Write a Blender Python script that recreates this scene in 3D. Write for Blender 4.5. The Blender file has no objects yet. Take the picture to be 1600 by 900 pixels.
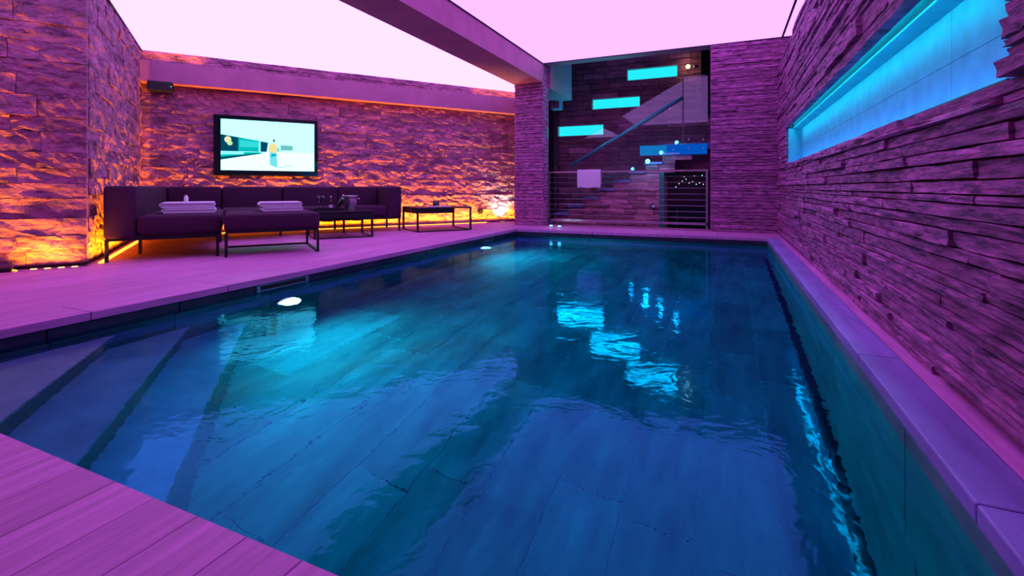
import bpy, math, random
from mathutils import Vector, Matrix, noise as mnoise
random.seed(7)
R = random.Random(11)
sc = bpy.context.scene
col = sc.collection

# ------------------------------------------------------------------ camera, world, exposure
F, H, Y0 = 758.0, 0.70, 293.0            # focal length in px, eye height above the deck, horizon row (1600x900)
TH = math.atan(336 / 758.0)              # camera yaw to the left of the pool's long axis
CX, CY = -math.sin(TH), math.cos(TH)     # view direction
RX, RY = math.cos(TH), math.sin(TH)      # right vector
cam = bpy.data.cameras.new('camera'); camo = bpy.data.objects.new('camera', cam); col.objects.link(camo)
cam.sensor_width = 36; cam.lens = F * 36 / 1600; cam.shift_y = -(450 - Y0) / 1600; cam.clip_start = .02
camo.location = (0, 0, H); camo.rotation_euler = (math.pi / 2, 0, TH)
sc.camera = camo
sc.view_settings.view_transform = 'Standard'; sc.view_settings.look = 'None'
sc.view_settings.gamma = 1; sc.view_settings.exposure = 0.0; sc.view_settings.use_curve_mapping = False
sc.cycles.use_denoising = True
sc.cycles.max_bounces = 10; sc.cycles.diffuse_bounces = 4; sc.cycles.glossy_bounces = 6; sc.cycles.transmission_bounces = 8
sc.cycles.sample_clamp_indirect = 4.0; sc.cycles.blur_glossy = 0.3
world = bpy.data.worlds.new('world'); sc.world = world; world.use_nodes = True
world.node_tree.nodes['Background'].inputs[0].default_value = (.02, .01, .03, 1)
world.node_tree.nodes['Background'].inputs[1].default_value = .15

L_RIGHT = (1.45, .56, 2.3)    # radiance of the backlit ceiling over the pool
L_LEFT = (1.55, .80, 2.5)     # over the lounge
ORANGE = (1.0, .36, .003)
CYAN = (.0, .80, .95)
# ------------------------------------------------------------------ geometry of the place
WATER, PFLOOR = -.10, -1.35
PX0, PX1, PY0, PY1 = -3.28, .506, .675, 7.57        # pool
XR = .705                                           # right wall face
YB = 8.37                                           # back wall face
CEIL_R, CEIL_L = 2.98, 2.68
XBL, XBR, ZBEAM = -3.66, -3.09, 2.63                # beam over the pool's left edge
# lounge axes (turned against the pool)
ANG = math.atan2(RY * .8654 + CY * .501, RX * .8654 + CX * .501)
UX, UY = math.cos(ANG), math.sin(ANG)
VX, VY = -UY, UX
V_TV, V_BLK, U_PIL = 8.70, 5.67, -1.12
def uv(u, v): return (UX * u + VX * v, UY * u + VY * v)
YNEAR = -1.5
def inter_x(v, X):      # on the line v = const, the point with that X
    u = (X - VX * v) / UX
    return u, UY * u + VY * v
def inter_y(v, Y):
    u = (Y - VY * v) / UY
    return u, UX * u + VX * v

def proj(p):
    d = p[0] * CX + p[1] * CY; l = p[0] * RX + p[1] * RY
    if d < .05: return None
    return (800 + F * l / d, Y0 - F * (p[2] - H) / d, d)
def onY(px, py, Y):
    a = (px - 800) / F
    d = Y / (CY + a * RY); l = a * d
    return (l * RX + d * CX, Y, H - (py - Y0) * d / F)
def onZ(px, py, z=0):
    d = F * (H - z) / (py - Y0); l = (px - 800) / F * d
    return (l * RX + d * CX, l * RY + d * CY, z)
def onV(px, py, v):     # -> (u, v, z)
    a = (px - 800) / F
    # point = d*(c + a r); v component
    k = (CX + a * RX) * VX + (CY + a * RY) * VY
    d = v / k
    u = d * ((CX + a * RX) * UX + (CY + a * RY) * UY)
    return (u, v, H - (py - Y0) * d / F)

# ------------------------------------------------------------------ materials
def newmat(name):
    m = bpy.data.materials.new(name); m.use_nodes = True
    nt = m.node_tree; b = nt.nodes['Principled BSDF']
    return m, nt, b
def N(nt, t, **kw):
    n = nt.nodes.new(t)
    for k, v in kw.items(): setattr(n, k, v)
    return n
def ramp(nt, fac, stops):
    r = N(nt, 'ShaderNodeValToRGB'); el = r.color_ramp.elements
    while len(el) < len(stops): el.new(.5)
    for e, (p, c) in zip(el, stops): e.position = p; e.color = (*c, 1)
    nt.links.new(fac, r.inputs[0]); return r
def stone(name, c1, c2, scale=(3, 3, 14), bump=.5, dist=.02, rough=.75, detail=8, spec=.3, objvar=.35, nscale=1.0, coarse=0, lo=.32, hi=.7):
    m, nt, b = newmat(name)
    g = N(nt, 'ShaderNodeNewGeometry'); mp = N(nt, 'ShaderNodeMapping'); mp.inputs['Scale'].default_value = scale
    nt.links.new(g.outputs['Position'], mp.inputs[0])
    n = N(nt, 'ShaderNodeTexNoise'); n.inputs['Scale'].default_value = nscale; n.inputs['Detail'].default_value = detail; n.inputs['Roughness'].default_value = .62
    nt.links.new(mp.outputs[0], n.inputs['Vector'])
    r = ramp(nt, n.outputs['Fac'], [(lo, c1), (hi, c2)])
    oi = N(nt, 'ShaderNodeObjectInfo')
    mr = N(nt, 'ShaderNodeMapRange'); mr.inputs[3].default_value = 1 - objvar; mr.inputs[4].default_value = 1 + objvar
    nt.links.new(oi.outputs['Random'], mr.inputs[0])
    mx = N(nt, 'ShaderNodeVectorMath', operation='SCALE'); nt.links.new(r.outputs[0], mx.inputs[0]); nt.links.new(mr.outputs[0], mx.inputs['Scale'])
    nt.links.new(mx.outputs[0], b.inputs['Base Color'])
    b.inputs['Roughness'].default_value = rough; b.inputs['Specular IOR Level'].default_value = spec
    n2 = N(nt, 'ShaderNodeTexNoise'); n2.inputs['Scale'].default_value = nscale * 2.3; n2.inputs['Detail'].default_value = 9; n2.inputs['Roughness'].default_value = .65
    nt.links.new(mp.outputs[0], n2.inputs['Vector'])
    bp = N(nt, 'ShaderNodeBump'); bp.inputs['Strength'].default_value = bump; bp.inputs['Distance'].default_value = dist
    hgt = n2.outputs['Fac']
    if coarse:
        mu = N(nt, 'ShaderNodeTexMusgrave') if False else N(nt, 'ShaderNodeTexNoise')
        mu.inputs['Scale'].default_value = coarse; mu.inputs['Detail'].default_value = 4
        nt.links.new(g.outputs['Position'], mu.inputs['Vector'])
        ad = N(nt, 'ShaderNodeMath', operation='MULTIPLY_ADD'); ad.inputs[1].default_value = 2.2
        nt.links.new(mu.outputs['Fac'], ad.inputs[0]); nt.links.new(n2.outputs['Fac'], ad.inputs[2]); hgt = ad.outputs[0]
    nt.links.new(hgt, bp.inputs['Height']); nt.links.new(bp.outputs[0], b.inputs['Normal'])
    return m
def plain(name, c, rough=.5, metal=0, spec=.5, bump=0, bscale=60, var=.12):
    m, nt, b = newmat(name)
    n = N(nt, 'ShaderNodeTexNoise'); n.inputs['Scale'].default_value = bscale; n.inputs['Detail'].default_value = 5
    tc = N(nt, 'ShaderNodeTexCoord'); nt.links.new(tc.outputs['Object'], n.inputs['Vector'])
    r = ramp(nt, n.outputs['Fac'], [(.3, tuple(x * (1 - var) for x in c)), (.7, tuple(min(1, x * (1 + var)) for x in c))])
    nt.links.new(r.outputs[0], b.inputs['Base Color'])
    b.inputs['Roughness'].default_value = rough; b.inputs['Metallic'].default_value = metal; b.inputs['Specular IOR Level'].default_value = spec
    if bump:
        bp = N(nt, 'ShaderNodeBump'); bp.inputs['Strength'].default_value = bump; bp.inputs['Distance'].default_value = .005
        nt.links.new(n.outputs['Fac'], bp.inputs['Height']); nt.links.new(bp.outputs[0], b.inputs['Normal'])
    return m
def emit(name, c, s=1.0):
    m = bpy.data.materials.new(name); m.use_nodes = True; nt = m.node_tree; nt.nodes.clear()
    e = N(nt, 'ShaderNodeEmission'); e.inputs[0].default_value = (*c, 1); e.inputs[1].default_value = s
    o = N(nt, 'ShaderNodeOutputMaterial'); nt.links.new(e.outputs[0], o.inputs[0]); return m
def glassmat(name, tint, ior=1.45, rough=.0):
    m = bpy.data.materials.new(name); m.use_nodes = True; nt = m.node_tree; nt.nodes.clear()
    t = N(nt, 'ShaderNodeBsdfTransparent'); t.inputs[0].default_value = (*tint, 1)
    g = N(nt, 'ShaderNodeBsdfGlossy'); g.inputs['Roughness'].default_value = rough
    fr = N(nt, 'ShaderNodeFresnel'); fr.inputs[0].default_value = ior
    mx = N(nt, 'ShaderNodeMixShader'); o = N(nt, 'ShaderNodeOutputMaterial')
    nt.links.new(fr.outputs[0], mx.inputs[0]); nt.links.new(t.outputs[0], mx.inputs[1]); nt.links.new(g.outputs[0], mx.inputs[2])
    nt.links.new(mx.outputs[0], o.inputs[0]); return m
def watermat():
    m = bpy.data.materials.new('pool water'); m.use_nodes = True; nt = m.node_tree; nt.nodes.clear()
    rf = N(nt, 'ShaderNodeBsdfRefraction'); rf.inputs['Color'].default_value = (1, 1, 1, 1); rf.inputs['Roughness'].default_value = 0; rf.inputs['IOR'].default_value = 1.33
    gl = N(nt, 'ShaderNodeBsdfGlossy'); gl.inputs['Color'].default_value = (.10, .56, 1, 1); gl.inputs['Roughness'].default_value = .065
    fr = N(nt, 'ShaderNodeFresnel'); fr.inputs[0].default_value = 1.33
    mx = N(nt, 'ShaderNodeMixShader'); o = N(nt, 'ShaderNodeOutputMaterial')
    g = N(nt, 'ShaderNodeNewGeometry')
    n1 = N(nt, 'ShaderNodeTexNoise'); n1.inputs['Scale'].default_value = 5.0; n1.inputs['Detail'].default_value = 3; n1.inputs['Distortion'].default_value = .6
    n2 = N(nt, 'ShaderNodeTexNoise'); n2.inputs['Scale'].default_value = 22.0; n2.inputs['Detail'].default_value = 2
    nt.links.new(g.outputs['Position'], n1.inputs['Vector']); nt.links.new(g.outputs['Position'], n2.inputs['Vector'])
    ma = N(nt, 'ShaderNodeMath', operation='MULTIPLY_ADD'); ma.inputs[1].default_value = .16
    nt.links.new(n2.outputs['Fac'], ma.inputs[0]); nt.links.new(n1.outputs['Fac'], ma.inputs[2])
    bp = N(nt, 'ShaderNodeBump'); bp.inputs['Strength'].default_value = 1.0; bp.inputs['Distance'].default_value = .0030
    nt.links.new(ma.outputs[0], bp.inputs['Height'])
    for s in (rf, gl, fr): nt.links.new(bp.outputs[0], s.inputs['Normal'])
    nt.links.new(fr.outputs[0], mx.inputs[0]); nt.links.new(rf.outputs[0], mx.inputs[1]); nt.links.new(gl.outputs[0], mx.inputs[2])
    va = N(nt, 'ShaderNodeVolumeAbsorption'); va.inputs['Color'].default_value = (.0, .92, .95, 1); va.inputs['Density'].default_value = 1.9
    nt.links.new(va.outputs[0], o.inputs['Volume'])
    nt.links.new(mx.outputs[0], o.inputs[0]); return m

M = {}
M['ledger'] = stone('ledger stone', (.14, .05, .14), (.74, .21, .55), (8, 8, 56), 1.0, .03, .7, objvar=.22, lo=.36, hi=.64)
M['rock'] = stone('split rock stone', (.16, .055, .12), (.54, .17, .33), (4, 4, 9), 1.0, .034, .75, coarse=13, objvar=.14)
M['stairstone'] = stone('stair stone', (.26, .08, .15), (.62, .19, .32), (4, 4, 14), .6, .02, .8)
M['deck'] = stone('deck stone plank', (.36, .12, .31), (.62, .20, .54), (34, 1.8, 34), .18, .004, .5, objvar=.10, spec=.4)
M['coping'] = stone('niche-blue coping stone', (.17, .13, .36), (.28, .20, .56), (9, 2, 9), .2, .005, .45, objvar=.08)  # blue glow of the niche put into the coping colour
M['pooltile'] = stone('pool slate', (.022, .10, .115), (.085, .27, .27), (6, 1.6, 6), .3, .006, .6, objvar=.28)
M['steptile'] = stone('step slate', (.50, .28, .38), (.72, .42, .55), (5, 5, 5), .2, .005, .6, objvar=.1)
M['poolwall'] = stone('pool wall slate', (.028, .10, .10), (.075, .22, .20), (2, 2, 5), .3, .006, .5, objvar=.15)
M['deckcoping'] = stone('deck coping', (.34, .12, .31), (.56, .19, .50), (34, 1.8, 34), .15, .004, .5, objvar=.06)
M['concrete'] = stone('plaster', (.34, .11, .22), (.46, .14, .29), (3, 3, 3), .12, .006, .7, objvar=0)
M['grout'] = plain('grout', (.16, .06, .11), .9)
M['wallshade'] = stone('waterline slate', (.010, .012, .03), (.03, .03, .06), (4, 4, 6), .2, .004, .4, objvar=.15)  # darker copy of the wall slate, shade put into its colour
M['poolgrout'] = plain('pool grout', (.12, .40, .38), .9)
M['black'] = plain('black metal', (.008, .007, .010), .4, 0, .4)
M['fabric'] = plain('dark fabric', (.050, .014, .044), .9, 0, .15, .25, 400, .25)
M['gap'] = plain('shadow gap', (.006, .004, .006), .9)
M['white'] = plain('white render', (.72, .72, .72), .8)
M['niche'] = plain('niche plaster', (.06, .50, .60), .75, bump=.05, bscale=9)
M['towel'] = plain('towel', (.62, .52, .66), .95, 0, .1, .6, 180, .08)
M['steel'] = plain('brushed steel', (.55, .5, .55), .3, 1)
M['darksteel'] = plain('dark steel', (.08, .08, .1), .35, .8)
M['glass'] = glassmat('clear glass', (.88, .97, .97), 1.6)
M['darkglass'] = plain('dark glass', (.006, .012, .016), .05, 0, .6)
M['tumbler'] = glassmat('drinking glass', (.85, .85, .9), 1.6)
M['water'] = watermat()
M['ceil_r'] = emit('backlit ceiling over pool', L_RIGHT)
M['ceil_l'] = emit('backlit ceiling over lounge', L_LEFT)
M['led'] = emit('amber led strip', (1, .42, .04), 2.2)
M['ledwarm'] = emit('warm led dot', (1, .5, .25), 2.0)
M['cyanpanel'] = emit('cyan light panel', (.02, .86, .98), 1.0)
M['cyanlamp'] = emit('cyan lamp', (.25, 1, 1), 2.4)
M['bluepanel'] = emit('blue light panel', (.0, .10, .62), .8)
M['poollamp'] = emit('pool lamp lens', (4.5, 1.5, 3.4), 1)
M['warmlamp'] = emit('warm lamp', (1, .8, .5), 1.6)
M['whitelamp'] = emit('white lamp', (1, 1, .85), 4)

# ------------------------------------------------------------------ mesh helpers
class MB:
    def __init__(s): s.v = []; s.f = []; s.mi = []
    def add(s, vs, fs, mi=0):
        o = len(s.v); s.v += [tuple(v) for v in vs]; s.f += [tuple(i + o for i in f) for f in fs]; s.mi += [mi] * len(fs); return s
    def box(s, x0, x1, y0, y1, z0, z1, mi=0):
        return s.add([(x0,y0,z0),(x1,y0,z0),(x1,y1,z0),(x0,y1,z0),(x0,y0,z1),(x1,y0,z1),(x1,y1,z1),(x0,y1,z1)],
                     [(0,3,2,1),(4,5,6,7),(0,1,5,4),(1,2,6,5),(2,3,7,6),(3,0,4,7)], mi)
    def prism(s, poly, z0, z1, mi=0):        # poly counter-clockwise
        n = len(poly)
        return s.add([(p[0],p[1],z0) for p in poly] + [(p[0],p[1],z1) for p in poly],
                     [tuple(range(n-1,-1,-1)), tuple(range(n,2*n))] + [(i,(i+1)%n,n+(i+1)%n,n+i) for i in range(n)], mi)
    def extr(s, poly, y0, y1, mi=0):         # polygon in x,z extruded along y
        n = len(poly)
        return s.add([(p[0],y0,p[1]) for p in poly] + [(p[0],y1,p[1]) for p in poly],
                     [tuple(range(n)), tuple(range(2*n-1,n-1,-1))] + [(i,n+i,n+(i+1)%n,(i+1)%n) for i in range(n)], mi)
    def rbox(s, x0, x1, y0, y1, z0, z1, r=.02, mi=0):   # box with rounded edges (superellipsoid grid)
        cx, cy, cz = (x0+x1)/2, (y0+y1)/2, (z0+z1)/2
        hx, hy, hz = (x1-x0)/2, (y1-y0)/2, (z1-z0)/2
        r = min(r, hx*.98, hy*.98, hz*.98)
        cuts = []
        for h in (hx, hy, hz):
            cuts.append([-h, -h + r*.3, -h + r, h - r, h - r*.3, h])
        idx = {}
        def vid(p):
            k = tuple(round(c, 6) for c in p)
            if k not in idx:
                q = [max(-(h-r), min(h-r, c)) for c, h in zip(p, (hx,hy,hz))]
                d = Vector([a-b for a, b in zip(p, q)])
                if d.length > 1e-9: d = d.normalized() * r
                idx[k] = len(vv); vv.append((cx+q[0]+d[0], cy+q[1]+d[1], cz+q[2]+d[2]))
            return idx[k]
        vv = []; ff = []
        for ax in range(3):
            a, b = [(1,2),(2,0),(0,1)][ax]
            for sgn in (-1, 1):
                for i in range(5):
                    for j in range(5):
                        q = []
                        for di, dj in ((0,0),(1,0),(1,1),(0,1)):
                            p = [0,0,0]; p[ax] = sgn*(hx,hy,hz)[ax]; p[a] = cuts[a][i+di]; p[b] = cuts[b][j+dj]; q.append(vid(p))
                        ff.append(tuple(q) if sgn > 0 else tuple(q[::-1]))
        return s.add(vv, ff, mi)
    def lathe(s, prof, n=24, c=(0,0,0), mi=0, cap=True):   # prof [(r,z)...]
        vs = []; fs = []
        for r, z in prof:
            for k in range(n):
                a = 2*math.pi*k/n; vs.append((c[0]+r*math.cos(a), c[1]+r*math.sin(a), c[2]+z))
        for i in range(len(prof)-1):
            for k in range(n):
                fs.append((i*n+k, i*n+(k+1)%n, (i+1)*n+(k+1)%n, (i+1)*n+k))
        if cap:
            fs.append(tuple(range(n-1,-1,-1))); fs.append(tuple(range((len(prof)-1)*n, len(prof)*n)))
        return s.add(vs, fs, mi)
    def tube(s, a, b, r, n=10, mi=0, r2=None):
        a, b = Vector(a), Vector(b); d = (b-a).normalized()
        x = d.orthogonal().normalized(); y = d.cross(x); vs = []
        for p, rr in ((a, r), (b, r if r2 is None else r2)):
            for k in range(n):
                t = 2*math.pi*k/n; vs.append(p + x*rr*math.cos(t) + y*rr*math.sin(t))
        return s.add(vs, [tuple(range(n-1,-1,-1)), tuple(range(n,2*n))] + [(k,(k+1)%n,n+(k+1)%n,n+k) for k in range(n)], mi)
    def build(s, name, mat, parent=None, smooth=False, loc=None, rz=0):
        me = bpy.data.meshes.new(name); me.from_pydata(s.v, [], s.f)
        mats = mat if isinstance(mat, (list, tuple)) else [mat]
        for m in mats: me.materials.append(M[m] if isinstance(m, str) else m)
        if len(mats) > 1: me.polygons.foreach_set('material_index', s.mi)
        if smooth: me.polygons.foreach_set('use_smooth', [True]*len(me.polygons))
        me.update()
        return link(name, me, parent, loc, rz)
def link(name, me, parent=None, loc=None, rz=0):
    o = bpy.data.objects.new(name, me); col.objects.link(o)
    if parent is not None: o.parent = parent
    if loc is not None: o.location = loc
    if rz: o.rotation_euler = (0, 0, rz)
    return o
def empty(name, loc=(0,0,0), rz=0, parent=None): return link(name, None, parent, loc, rz)
def tag(o, label=None, cat=None, group=None, kind=None):
    if label: o['label'] = label
    if cat: o['category'] = cat
    if group: o['group'] = group
    if kind: o['kind'] = kind
    return o
def struct(o, label, cat): return tag(o, label, cat, None, 'structure')
def area(name, loc, direc, sx, sy, power, color, parent=None, spread=math.pi, tang=None):
    l = bpy.data.lights.new(name, 'AREA'); l.shape = 'RECTANGLE'; l.size = sx; l.size_y = sy; l.energy = power; l.color = color; l.spread = spread
    o = bpy.data.objects.new(name, l); col.objects.link(o)
    z = -Vector(direc).normalized(); x = Vector(tang).normalized() if tang else z.orthogonal().normalized()
    x = (x - z*x.dot(z)).normalized(); y = z.cross(x)
    m = Matrix((x, y, z)).transposed().to_4x4(); m.translation = Vector(loc)
    o.matrix_world = m
    return o
def point(name, loc, power, color, radius=.05):
    l = bpy.data.lights.new(name, 'POINT'); l.energy = power; l.color = color; l.shadow_soft_size = radius
    o = bpy.data.objects.new(name, l); col.objects.link(o); o.location = loc; return o
def spot(name, loc, direc, power, color, angle=2.4, blend=.6, radius=.05):
    l = bpy.data.lights.new(name, 'SPOT'); l.energy = power; l.color = color; l.spot_size = angle; l.spot_blend = blend; l.shadow_soft_size = radius
    o = bpy.data.objects.new(name, l); col.objects.link(o); o.location = loc
    o.rotation_euler = Vector(direc).to_track_quat('-Z', 'Y').to_euler(); return o

# --- stones: 14 shared meshes per style, each a small block with an uneven front
def stone_variants(name, mat, amp, border, nx=5, nz=2, n=14, wob=.02, zw=.05):
    out = []
    for k in range(n):
        b = MB(); off = R.uniform(0, 99)
        vs = []
        for j in range(nz+1):
            for i in range(nx+1):
                x = i/nx; z = j/nz
                if 0 < i < nx: x += R.uniform(-.25, .25)/nx
                e = (i in (0, nx)) or (j in (0, nz))
                yy = (border if e else 1) + R.uniform(-amp, amp) + .35*amp*mnoise.noise((x*3+off, z*2, off))
                if i in (0, nx): x += (R.uniform(-wob, 0) if i == nx else R.uniform(0, wob))
                if j in (0, nz): z += R.uniform(0, zw) * (1 if j == 0 else -1)
                vs.append((x, yy, z))
        back = []
        ring = [i for i in range(nx+1)] + [(j*(nx+1)+nx) for j in range(1, nz+1)] + [nz*(nx+1)+i for i in range(nx-1, -1, -1)] + [j*(nx+1) for j in range(nz-1, 0, -1)]
        fs = [(j*(nx+1)+i, j*(nx+1)+i+nx+1, j*(nx+1)+i+nx+2, j*(nx+1)+i+1) for j in range(nz) for i in range(nx)]
        o = len(vs); m = len(ring)
        vs += [(vs[i][0], 0, vs[i][2]) for i in ring]
        fs += [(ring[q], ring[(q+1) % m], o+(q+1) % m, o+q) for q in range(m)]
        me = bpy.data.meshes.new(name); me.from_pydata(vs, [], fs); me.materials.append(M[mat]); me.update()
        out.append((me, vs, fs))
    return out
LEDGER = stone_variants('ledger_stone', 'ledger', .12, .96, 6, 2, wob=.001, zw=.10)
ROCK = stone_variants('rock_stone', 'rock', .15, .99, 6, 3, wob=.005, zw=.012)
STAIRST = stone_variants('stair_stone', 'stairstone', .10, .88, 4, 2, 10)

def clad(parent, P0, ang, L, z0, z1, hr, lr, dr, variants, holes=(), keep=290, minpx=5.0, gap=.003, rnd=None):
    """courses of stone on a wall; local x along ang, front towards +90 degrees of ang"""
    rr = random.Random(rnd or 5)
    dx, dy = math.cos(ang), math.sin(ang)
    zs = sorted({z0, z1} | {z for h in holes for z in (h[2], h[3]) if z0 < z < z1})
    rows = []
    for a, b in zip(zs, zs[1:]):
        z = a
        while z < b - 1e-6:
            hh = rr.uniform(*hr)
            if b - (z + hh) < hr[0]*.8: hh = b - z
            if hh > hr[1]*1.6: hh = (b - z)/2
            rows.append((z, z + hh)); z += hh
    items = []
    for a, b in rows:
        spans = [(0.0, L)]
        for h0, h1, za, zb in holes:
            if za < b - 1e-4 and zb > a + 1e-4:
                ns = []
                for s0, s1 in spans:
                    if h1 <= s0 or h0 >= s1: ns.append((s0, s1)); continue
                    if h0 > s0: ns.append((s0, h0 + rr.uniform(-.006, .004)))
                    if h1 < s1: ns.append((h1 + rr.uniform(-.004, .006), s1))
                spans = ns
        for s0, s1 in spans:
            s = s0; first = True
            while s < s1 - 1e-4:
                ln = rr.uniform(*lr)
                if first: ln *= rr.uniform(.35, 1); first = False
                if s1 - (s + ln) < lr[0]*.45: ln = s1 - s
                items.append((s, ln, a, b - a, rr.uniform(*dr), rr.randrange(len(variants)))); s += ln
    # which ones show largest
    sc_ = []
    for it in items:
        s, ln, a, hh, dp, vi = it
        p = [proj((P0[0]+dx*t, P0[1]+dy*t, z)) for t in (s, s+ln) for z in (a, a+hh)]
        if any(q is None for q in p) or max(q[0] for q in p) < 0 or min(q[0] for q in p) > 1600 or max(q[1] for q in p) < 0 or min(q[1] for q in p) > 900:
            sc_.append(0); continue
        w = max(q[0] for q in p) - min(q[0] for q in p); h_ = min(abs(p[0][1]-p[1][1]), abs(p[2][1]-p[3][1]))
        sc_.append(min(w, 160) * min(h_, 60) if min(w, h_) > minpx else .001)
    order = sorted(range(len(items)), key=lambda i: -sc_[i])
    single = set(i for i in order[:keep] if sc_[i] > .5)
    rest = MB()
    for i, (s, ln, a, hh, dp, vi) in enumerate(items):
        me, vs, fs = variants[vi]
        X, Y = P0[0]+dx*s, P0[1]+dy*s
        if i in single:
            o = link('stone', me, parent, (X, Y, a + gap/2), ang); o.scale = (ln - gap, dp, hh - gap)
        else:
            rest.add([(X + dx*x*(ln-gap) - dy*y*dp, Y + dy*x*(ln-gap) + dx*y*dp, a + gap/2 + z*(hh-gap)) for x, y, z in vs], fs)
    if rest.v:
        tag(rest.build('stone_courses', variants[0][0].materials[0], parent), kind='stuff')
PI = math.pi

# ================================================================== STRUCTURE
# ---- right wall with the long lit niche
NY0, NY1, NZ0, NZ1 = 1.80, 7.36, 1.005, 1.49
ZT = 2.55
w = MB()
XB = .755                                   # masonry face behind the stones
XN = .90                                    # back of the niche
w.box(XB, 1.3, YNEAR, NY0, -.3, ZT).box(XB, 1.3, NY1, YB + .3, -.3, ZT)
w.box(XB, 1.3, NY0, NY1, -.3, NZ0).box(XB, 1.3, NY0, NY1, NZ1+.09, ZT).box(.80, 1.3, NY0, NY1, NZ1, NZ1+.09).box(XN + .02, 1.3, NY0, NY1, NZ0, NZ1)
wr = w.build('wall_right', 'grout'); struct(wr, 'long ledger stone wall beside the pool with a glowing blue niche', 'wall')
clad(wr, (XB, YNEAR), PI/2, YB + .02 - YNEAR, 0, ZT, (.022, .066), (.45, 1.7), (.035, .068), LEDGER,
     holes=[(NY0 - YNEAR, NY1 - YNEAR, NZ0, NZ1)], keep=295, rnd=3)
n = MB()
for i in range(6):
    for j in range(2):
        a_, b_ = NY0 + (NY1-NY0)*i/6, NY0 + (NY1-NY0)*(i+1)/6; c_, d_ = NZ0+.012 + (NZ1-NZ0-.024)*j/2, NZ0+.012 + (NZ1-NZ0-.024)*(j+1)/2
        MB().box(XN, XN+.02, a_+.0012, b_-.0012, c_+.0012, d_-.0012).build('niche_panel', 'niche', wr)
n.box(.80, XN, NY0, NY1, NZ1-.012, NZ1-.001).box(XB-.012, XN, NY0, NY1, NZ0+.001, NZ0+.012)
n.box(XB-.012, XN, NY1-.012, NY1-.001, NZ0+.012, NZ1-.012).box(XB+.002, XN, NY0+.001, NY0+.012, NZ0+.012, NZ1-.012)
n.build('niche_lining', 'niche', wr)
# niche led lines; the upper one's slot is added to streak the water
LM = (NY0 + NY1)/2
st = MB().box(.760, .798, NY0+.05, NY1-.05, NZ1+.076, NZ1+.088)
M['ledcyan'] = emit('cyan led', (0, .70, .85), 20)
tag(st.build('led_strip', 'ledcyan'), 'thin cyan led line in a slot added above the long wall niche for its streak in the water', 'led strip')
area('niche_light', (XR+.04, LM, NZ1-.026), (1, 0, -.35), NY1-NY0-.1, .02, 5.5, (0, .62, .95), spread=2.0, tang=(0, 1, 0))
st = MB().box(XB-.022, XB-.012, NY0+.05, NY1-.05, NZ0+.001, NZ0+.008)
tag(st.build('led_strip', 'black'), 'black led profile along the bottom ledge of the long wall niche', 'led strip')
area('niche_light', (XR+.046, LM, NZ0+.020), (1, 0, .1), NY1-NY0-.1, .02, 5, (0, .25, 1), spread=2.0, tang=(0, 1, 0))

# upper wall set back above the stone (light gap)
o = MB().box(.97, 1.3, YNEAR, YB + .3, ZT, 3.3).build('wall_upper', 'concrete'); struct(o, 'plain wall set back above the ledger stone, beside the ceiling', 'wall')

# ---- back wall: right of the opening
XO1 = -.245                                  # opening right jamb
w = MB().box(XO1, 1.0, YB+.04, YB+.30, -.3, 3.3)
wb = w.build('wall_back', 'grout'); struct(wb, 'purple ledger stone wall at the end of the pool, right of the stair opening', 'wall')
clad(wb, (.97, YB+.04), PI, .97 - XO1, 0, 2.97, (.035, .075), (.22, .7), (.03, .055), LEDGER, keep=120, rnd=8)
clad(wb, (XO1, YB+.04), -PI/2 + PI, .26, 0, 2.97, (.04, .075), (.2, .3), (.0, .002), LEDGER, keep=0, rnd=9)
# ---- pilaster
w = MB().box(XBL, XBR-.03, YB+.04, YB+.28, -.3, 2.64)
wp = w.build('wall_pilaster', 'grout'); struct(wp, 'stone pilaster carrying the ceiling beam between lounge and stair', 'wall')
clad(wp, (XBR, YB+.04), PI, XBR - XBL, 0, ZBEAM, (.04, .08), (.2, .6), (.03, .06), LEDGER, keep=120, rnd=12)
clad(wp, (XBR-.03, YB+.28), -PI/2, .24, 0, 2.95, (.04, .08), (.1, .24), (.02, .04), LEDGER, keep=40, rnd=13)
# partition from the pilaster back to the TV wall
uE, yE = inter_x(V_TV, XBL)
o = MB().box(XBL-.02, XBL+.13, YB+.28, yE+.15, -1.2, 3.6).build('wall_partition', 'concrete'); struct(o, 'plain partition running back from the pilaster', 'wall')
# lintel over the stair opening
o = MB().box(XBL, XO1, YB, YB+.30, 2.985, 3.3).build('trim_1', 'concrete'); struct(o, 'plain lintel over the stair opening', 'trim')

# ---- TV wall
a0 = uv(uE, V_TV)
w = MB().prism([uv(U_PIL, V_TV+.25), uv(U_PIL, V_TV+.06), uv(uE, V_TV+.06), uv(uE, V_TV+.25)], -.3, 3.2)
wt = w.build('wall_tv', 'grout'); struct(wt, 'rough split stone wall behind the sofa carrying the television', 'wall')
clad(wt, uv(uE-.02, V_TV+.06), ANG + PI, uE - U_PIL - .02, 0, CEIL_L, (.11, .17), (.35, .9), (.058, .078), ROCK, gap=.0015, keep=260, rnd=21)
# ---- pillar block at the left: front face and side face
uL, xL = inter_y(V_BLK, YNEAR)
w = MB().prism([uv(uL, V_BLK+.06), uv(U_PIL-.06, V_BLK+.06), uv(U_PIL-.06, V_TV+.25), uv(uL, V_TV+.25)], -.3, 3.2)
wl = w.build('wall_left', 'grout'); struct(wl, 'massive rough stone block standing left of the sofa', 'wall')
clad(wl, uv(U_PIL, V_BLK+.06), ANG + PI, U_PIL - uL, .03, CEIL_L, (.12, .20), (.4, 1.0), (.055, .077), ROCK, gap=.0015, keep=140, rnd=31)
clad(wl, uv(U_PIL-.06, V_TV+.05), ANG - PI/2, V_TV - V_BLK - .02, .03, CEIL_L, (.12, .20), (.35, .8), (.055, .073), ROCK, gap=.0015, keep=150, rnd=32)
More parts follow.
